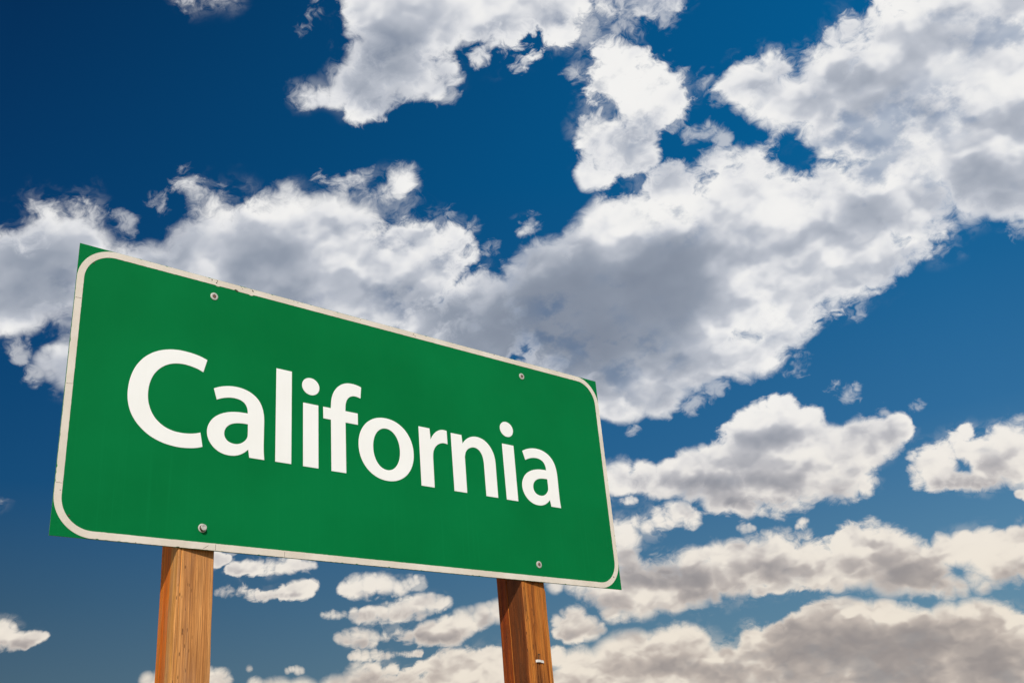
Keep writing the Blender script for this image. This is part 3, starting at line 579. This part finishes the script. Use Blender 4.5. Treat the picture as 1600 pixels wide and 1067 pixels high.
# ------------------------------------------------------------------ bolts
def disc_stack(rings, n=28, hexa=False):
    """lathe about the y axis: rings of (radius, y)"""
    bm = bmesh.new(); prev = None
    seg = 6 if hexa else n
    for r, y in rings:
        if r == 0:
            v = bm.verts.new((0, y, 0)); cur = [v]
        else:
            cur = [bm.verts.new((r * math.cos(math.tau * i / seg), y, r * math.sin(math.tau * i / seg))) for i in range(seg)]
        if prev is not None:
            for i in range(seg):
                j = (i + 1) % seg
                if len(prev) == 1: bm.faces.new((prev[0], cur[i], cur[j]))
                elif len(cur) == 1: bm.faces.new((prev[i], cur[0], prev[j]))
                else: bm.faces.new((prev[i], cur[i], cur[j], prev[j]))
        prev = cur
    return from_bm(bm)
def bolt(x, z, long, tilt, mat_head):
    # head on top of a washer, drawn up against the panel
    h = 0.010 if long else 0.0045
    ob = link("bolt", disc_stack([(0.0, 0.02), (0.0045, 0.02), (0.0045, -0.0022), (0.0098 if long else 0.0062, -0.0022), (0.0098 if long else 0.0062, -h + 0.0012), (0.0085 if long else 0.005, -h), (0.0052, -h), (0.0044, -h + 0.0012), (0.0, -h + 0.0014)]), mat_head, sign, (FACE[0] + x, 0, FACE[2] + z))
    ob.rotation_euler = (0, tilt, 0)
    link("washer", disc_stack([(0.0047, 0.0), (0.0130, 0.0), (0.0134, -0.0008), (0.0130, -0.0018), (0.0100, -0.0026), (0.0047, -0.0024)]), m_zinc, ob, smooth=False)
    if long:
        link("bolt_cap", disc_stack([(0.0092, -h - 0.0001), (0.0090, -h - 0.0016), (0.0056, -h - 0.0019), (0.0050, -h - 0.0008), (0.0, -h - 0.0007)]), m_zinc, ob)
    return ob
bolt(0.4364, 0.8352, False, 0.2, m_rust)
bolt(1.7688, 0.8320, False, 1.1, m_rust)
bolt(0.4303, 0.0643, True, 0.6, m_rust)
bolt(1.7672, 0.0655, False, 1.9, m_rust)

# ------------------------------------------------------------------ chips and nail marks in the border
def chip(x, z, rx, rz, ang, mat=m_chip):
    bm = bmesh.new(); n = 9; fr, bk = [], []
    for i in range(n):
        a = math.tau * i / n; k = rnd.uniform(0.6, 1.25)
        ux, uz = rx * k * math.cos(a), rz * k * math.sin(a)
        px, pz = ux * math.cos(ang) - uz * math.sin(ang), ux * math.sin(ang) + uz * math.cos(ang)
        fr.append(bm.verts.new((px * 0.8, -0.0003, pz * 0.8))); bk.append(bm.verts.new((px, 0.0004, pz)))
    bm.faces.new(fr); bm.faces.new(bk[::-1])
    for i in range(n): bm.faces.new((fr[i], bk[i], bk[(i + 1) % n], fr[(i + 1) % n]))
    link("paint_chip", from_bm(bm), mat, border, (x, -0.0005, z))
for a in ((0.4265, 0.8935, .0018, .0036, .2), (0.4455, 0.8945, .0024, .0026, 0), (0.4425, 0.8868, .0028, .0028, .7),
          (0.5130, 0.8775, .0068, .0030, -.45), (0.5730, 0.8930, .0056, .0022, -.8), (0.5350, 0.8905, .0018, .0016, 0),
          (0.7280, 0.8950, .0030, .0012, -.4), (0.7440, 0.8945, .0022, .0010, 0), (1.2350, 0.8910, .0045, .0014, .6), (1.2420, 0.8860, .0034, .0011, -.7),
          (1.0000, 0.8930, .0016, .0014, 0), (1.6300, 0.8970, .0060, .0010, 0), (0.0470, 0.8430, .0026, .0026, 0), (0.0465, 0.0590, .0032, .0034, .4),
          (2.1660, 0.0485, .0030, .0036, 0), (2.1600, 0.8390, .0026, .0026, 0), (0.0170, 0.1270, .0016, .0014, 0), (0.3600, 0.0020, .0060, .0010, 0), (0.2350, 0.0025, .0030, .0010, 0)):
    chip(*a)
# hairline cracks across the band
def crack(x0, z0, x1, z1, w=0.0005):
    bm = bmesh.new(); n = 6; up_, dn = [], []
    dx, dz = x1 - x0, z1 - z0; L = math.hypot(dx, dz)
    for i in range(n + 1):
        s_ = i / n; j = rnd.uniform(-0.0006, 0.0006) if 0 < i < n else 0
        px, pz = x0 + dx * s_ - dz / L * j, z0 + dz * s_ + dx / L * j
        up_.append(bm.verts.new((px - dz / L * w, 0, pz + dx / L * w))); dn.append(bm.verts.new((px + dz / L * w, 0, pz - dx / L * w)))
    for i in range(n): bm.faces.new((up_[i], dn[i], dn[i + 1], up_[i + 1]))
    r_ = bmesh.ops.extrude_face_region(bm, geom=list(bm.faces))
    bmesh.ops.translate(bm, vec=(0, 0.0004, 0), verts=[v for v in r_["geom"] if isinstance(v, bmesh.types.BMVert)])
    link("crack", from_bm(bm), m_chip, border, (0, -0.0006, 0))
crack(0.436, 0.004, 0.4515, 0.0145); crack(0.4735, 0.002, 0.4740, 0.020); crack(0.003, 0.716, 0.0205, 0.716); crack(0.003, 0.440, 0.0205, 0.442, 0.0004); crack(0.003, 0.148, 0.0200, 0.147, 0.0004); crack(0.702, 0.002, 0.7025, 0.019, 0.0004)

# ------------------------------------------------------------------ posts
def post(x0, x1, depth, skew, mat, notches, seed, chip_right=None):
    """sawn square post; cross-section rings up the grain with slightly uneven arrises and drying cracks cut in"""
    r_ = random.Random(seed)
    w = x1 - x0; cx = (x0 + x1) / 2
    zs = [-0.6, 0.0, 0.6, 1.2, 1.6] + [1.75 + 0.0125 * i for i in range(46)] + [2.5, 2.8, 3.12]
    bm = bmesh.new(); prev = None
    rad = 0.0035
    ph = [r_.uniform(0, 6.28) for _ in range(12)]
    for z in zs:
        wv_ = lambda k, a: a * (math.sin(z * 9 + ph[k]) * 0.6 + math.sin(z * 31 + ph[k + 1]) * 0.3) + r_.gauss(0, a * 0.08)
        jl, jr, jf = wv_(0, 0.0011), wv_(3, 0.0012), wv_(6, 0.0004)
        a0, a1 = -w / 2 + jl, w / 2 + jr
        if chip_right and z > chip_right[0]: a1 -= chip_right[1]
        yf = lambda x: 0.0036 + (x + w / 2) * skew + max(0, jf) * 0.5
        pts = []
        # left side, rear to front, with drying cracks
        def side_pts():
            ps = [(a0 + 0.002, depth), (a0, depth - 0.004)]
            for (y, wd, dp, zlo, zhi) in sorted([n[1:] for n in notches if n[0] == 's'], key=lambda n: -n[0]):
                d = dp if zlo < z < zhi else 0.0
                yy = y + 0.0012 * math.sin(z * 7 + ph[8])
                ps += [(a0, yy + wd), (a0 + d, yy), (a0, yy - wd)]
            ps += [(a0, 0.0036 + rad * 1.6)]
            return ps
        pts += side_pts()
        pts += [(a0 + rad * 0.3, yf(a0) + rad * 0.5), (a0 + rad, yf(a0))]
        for (x, wd, dp, zlo, zhi) in sorted([n[1:] for n in notches if n[0] == 'f']):
            d = dp * min(1, max(0, (zhi - z) / 0.03)) if zlo < z < zhi else 0.0
            xx = -w / 2 + x + 0.0010 * math.sin(z * 11 + ph[9])
            pts += [(xx - wd, yf(xx)), (xx, yf(xx) + d), (xx + wd, yf(xx))]
        pts += [(a1 - rad, yf(a1)), (a1 - rad * 0.3, yf(a1) + rad * 0.4), (a1, yf(a1) + rad), (a1, depth - 0.004), (a1 - 0.002, depth)]
        cur = [bm.verts.new((p[0], p[1], z)) for p in pts]
        if prev:
            for i in range(len(cur)):
                j = (i + 1) % len(cur); bm.faces.new((prev[i], prev[j], cur[j], cur[i]))
        else: bm.faces.new(cur[::-1])
        prev = cur
    bm.faces.new(prev)
    return link("post", from_bm(bm), mat, sign, (SX + cx, 0, 0))
post_a = post(0.361, 0.4825, 0.118, 0.140, m_wood_pale, [('f', 0.012, 0.0012, 0.0015, 0, 3)], 3)
post_b = post(1.6765, 1.8080, 0.146, 0.125, m_wood_dark, [('s', 0.088, 0.0019, 0.022, 0, 3), ('f', 0.046, 0.0022, 0.009, 0, 2.135), ('f', 0.060, 0.0026, 0.009, 0, 1.996), ('f', 0.1045, 0.0024, 0.009, 0, 2.004)], 8, (2.252, 0.0045))

# bent metal tab and a staple left on the right-hand post's front
def bar(bm, pts, hw, hd):
    """flat strip through points (x, y, z)"""
    prev = None
    for p in pts:
        cur = [bm.verts.new((p[0], p[1] + sy * hd, p[2] + sz * hw)) for sy, sz in ((-1, -1), (1, -1), (1, 1), (-1, 1))]
        if prev:
            for i in range(4): bm.faces.new((prev[i], prev[(i + 1) % 4], cur[(i + 1) % 4], cur[i]))
        else: bm.faces.new(cur[::-1])
        prev = cur
    bm.faces.new(prev)

yb = lambda x: 0.0036 + (x - 1.6765) * 0.125                              # the post's front at panel x
bm = bmesh.new()
bar(bm, [(SX + 1.7165, yb(1.7165) + 0.001, 1.9965), (SX + 1.7215, yb(1.72) - 0.0045, 1.9972), (SX + 1.7360, yb(1.736) - 0.0060, 1.9968), (SX + 1.7425, yb(1.7425) - 0.0035, 1.9962), (SX + 1.7555, yb(1.7555) - 0.0040, 1.9950)], 0.0044, 0.0006)
tab = link("metal_tab", from_bm(bm), m_tab, post_b); tab.matrix_parent_inverse = post_b.matrix_basis.inverted()
tab["label"] = "small bent pale metal tab nailed to the post's front"
bm = bmesh.new()
for p, q in (((1.7312, 2.006), (1.7318, 2.0215)), ((1.7318, 2.0215), (1.7405, 2.0222)), ((1.7405, 2.0222), (1.7392, 2.005))):
    a = Vector((SX + p[0], yb(p[0]) - 0.0009, p[1])); b_ = Vector((SX + q[0], yb(q[0]) - 0.0009, q[1]))
    d = (b_ - a).normalized(); s1 = d.cross(Vector((0, 1, 0))).normalized() * 0.0008; s2 = Vector((0, 0.0010, 0))
    vs_ = [bm.verts.new(e + u * s1 + v * s2) for e in (a - d * 0.0007, b_ + d * 0.0007) for u, v in ((-1, -1), (1, -1), (1, 1), (-1, 1))]
    for f in ((0, 1, 2, 3), (7, 6, 5, 4), (0, 4, 5, 1), (1, 5, 6, 2), (2, 6, 7, 3), (3, 7, 4, 0)): bm.faces.new([vs_[i] for i in f])
st = link("staple", from_bm(bm), m_chip, post_b); st.matrix_parent_inverse = post_b.matrix_basis.inverted()
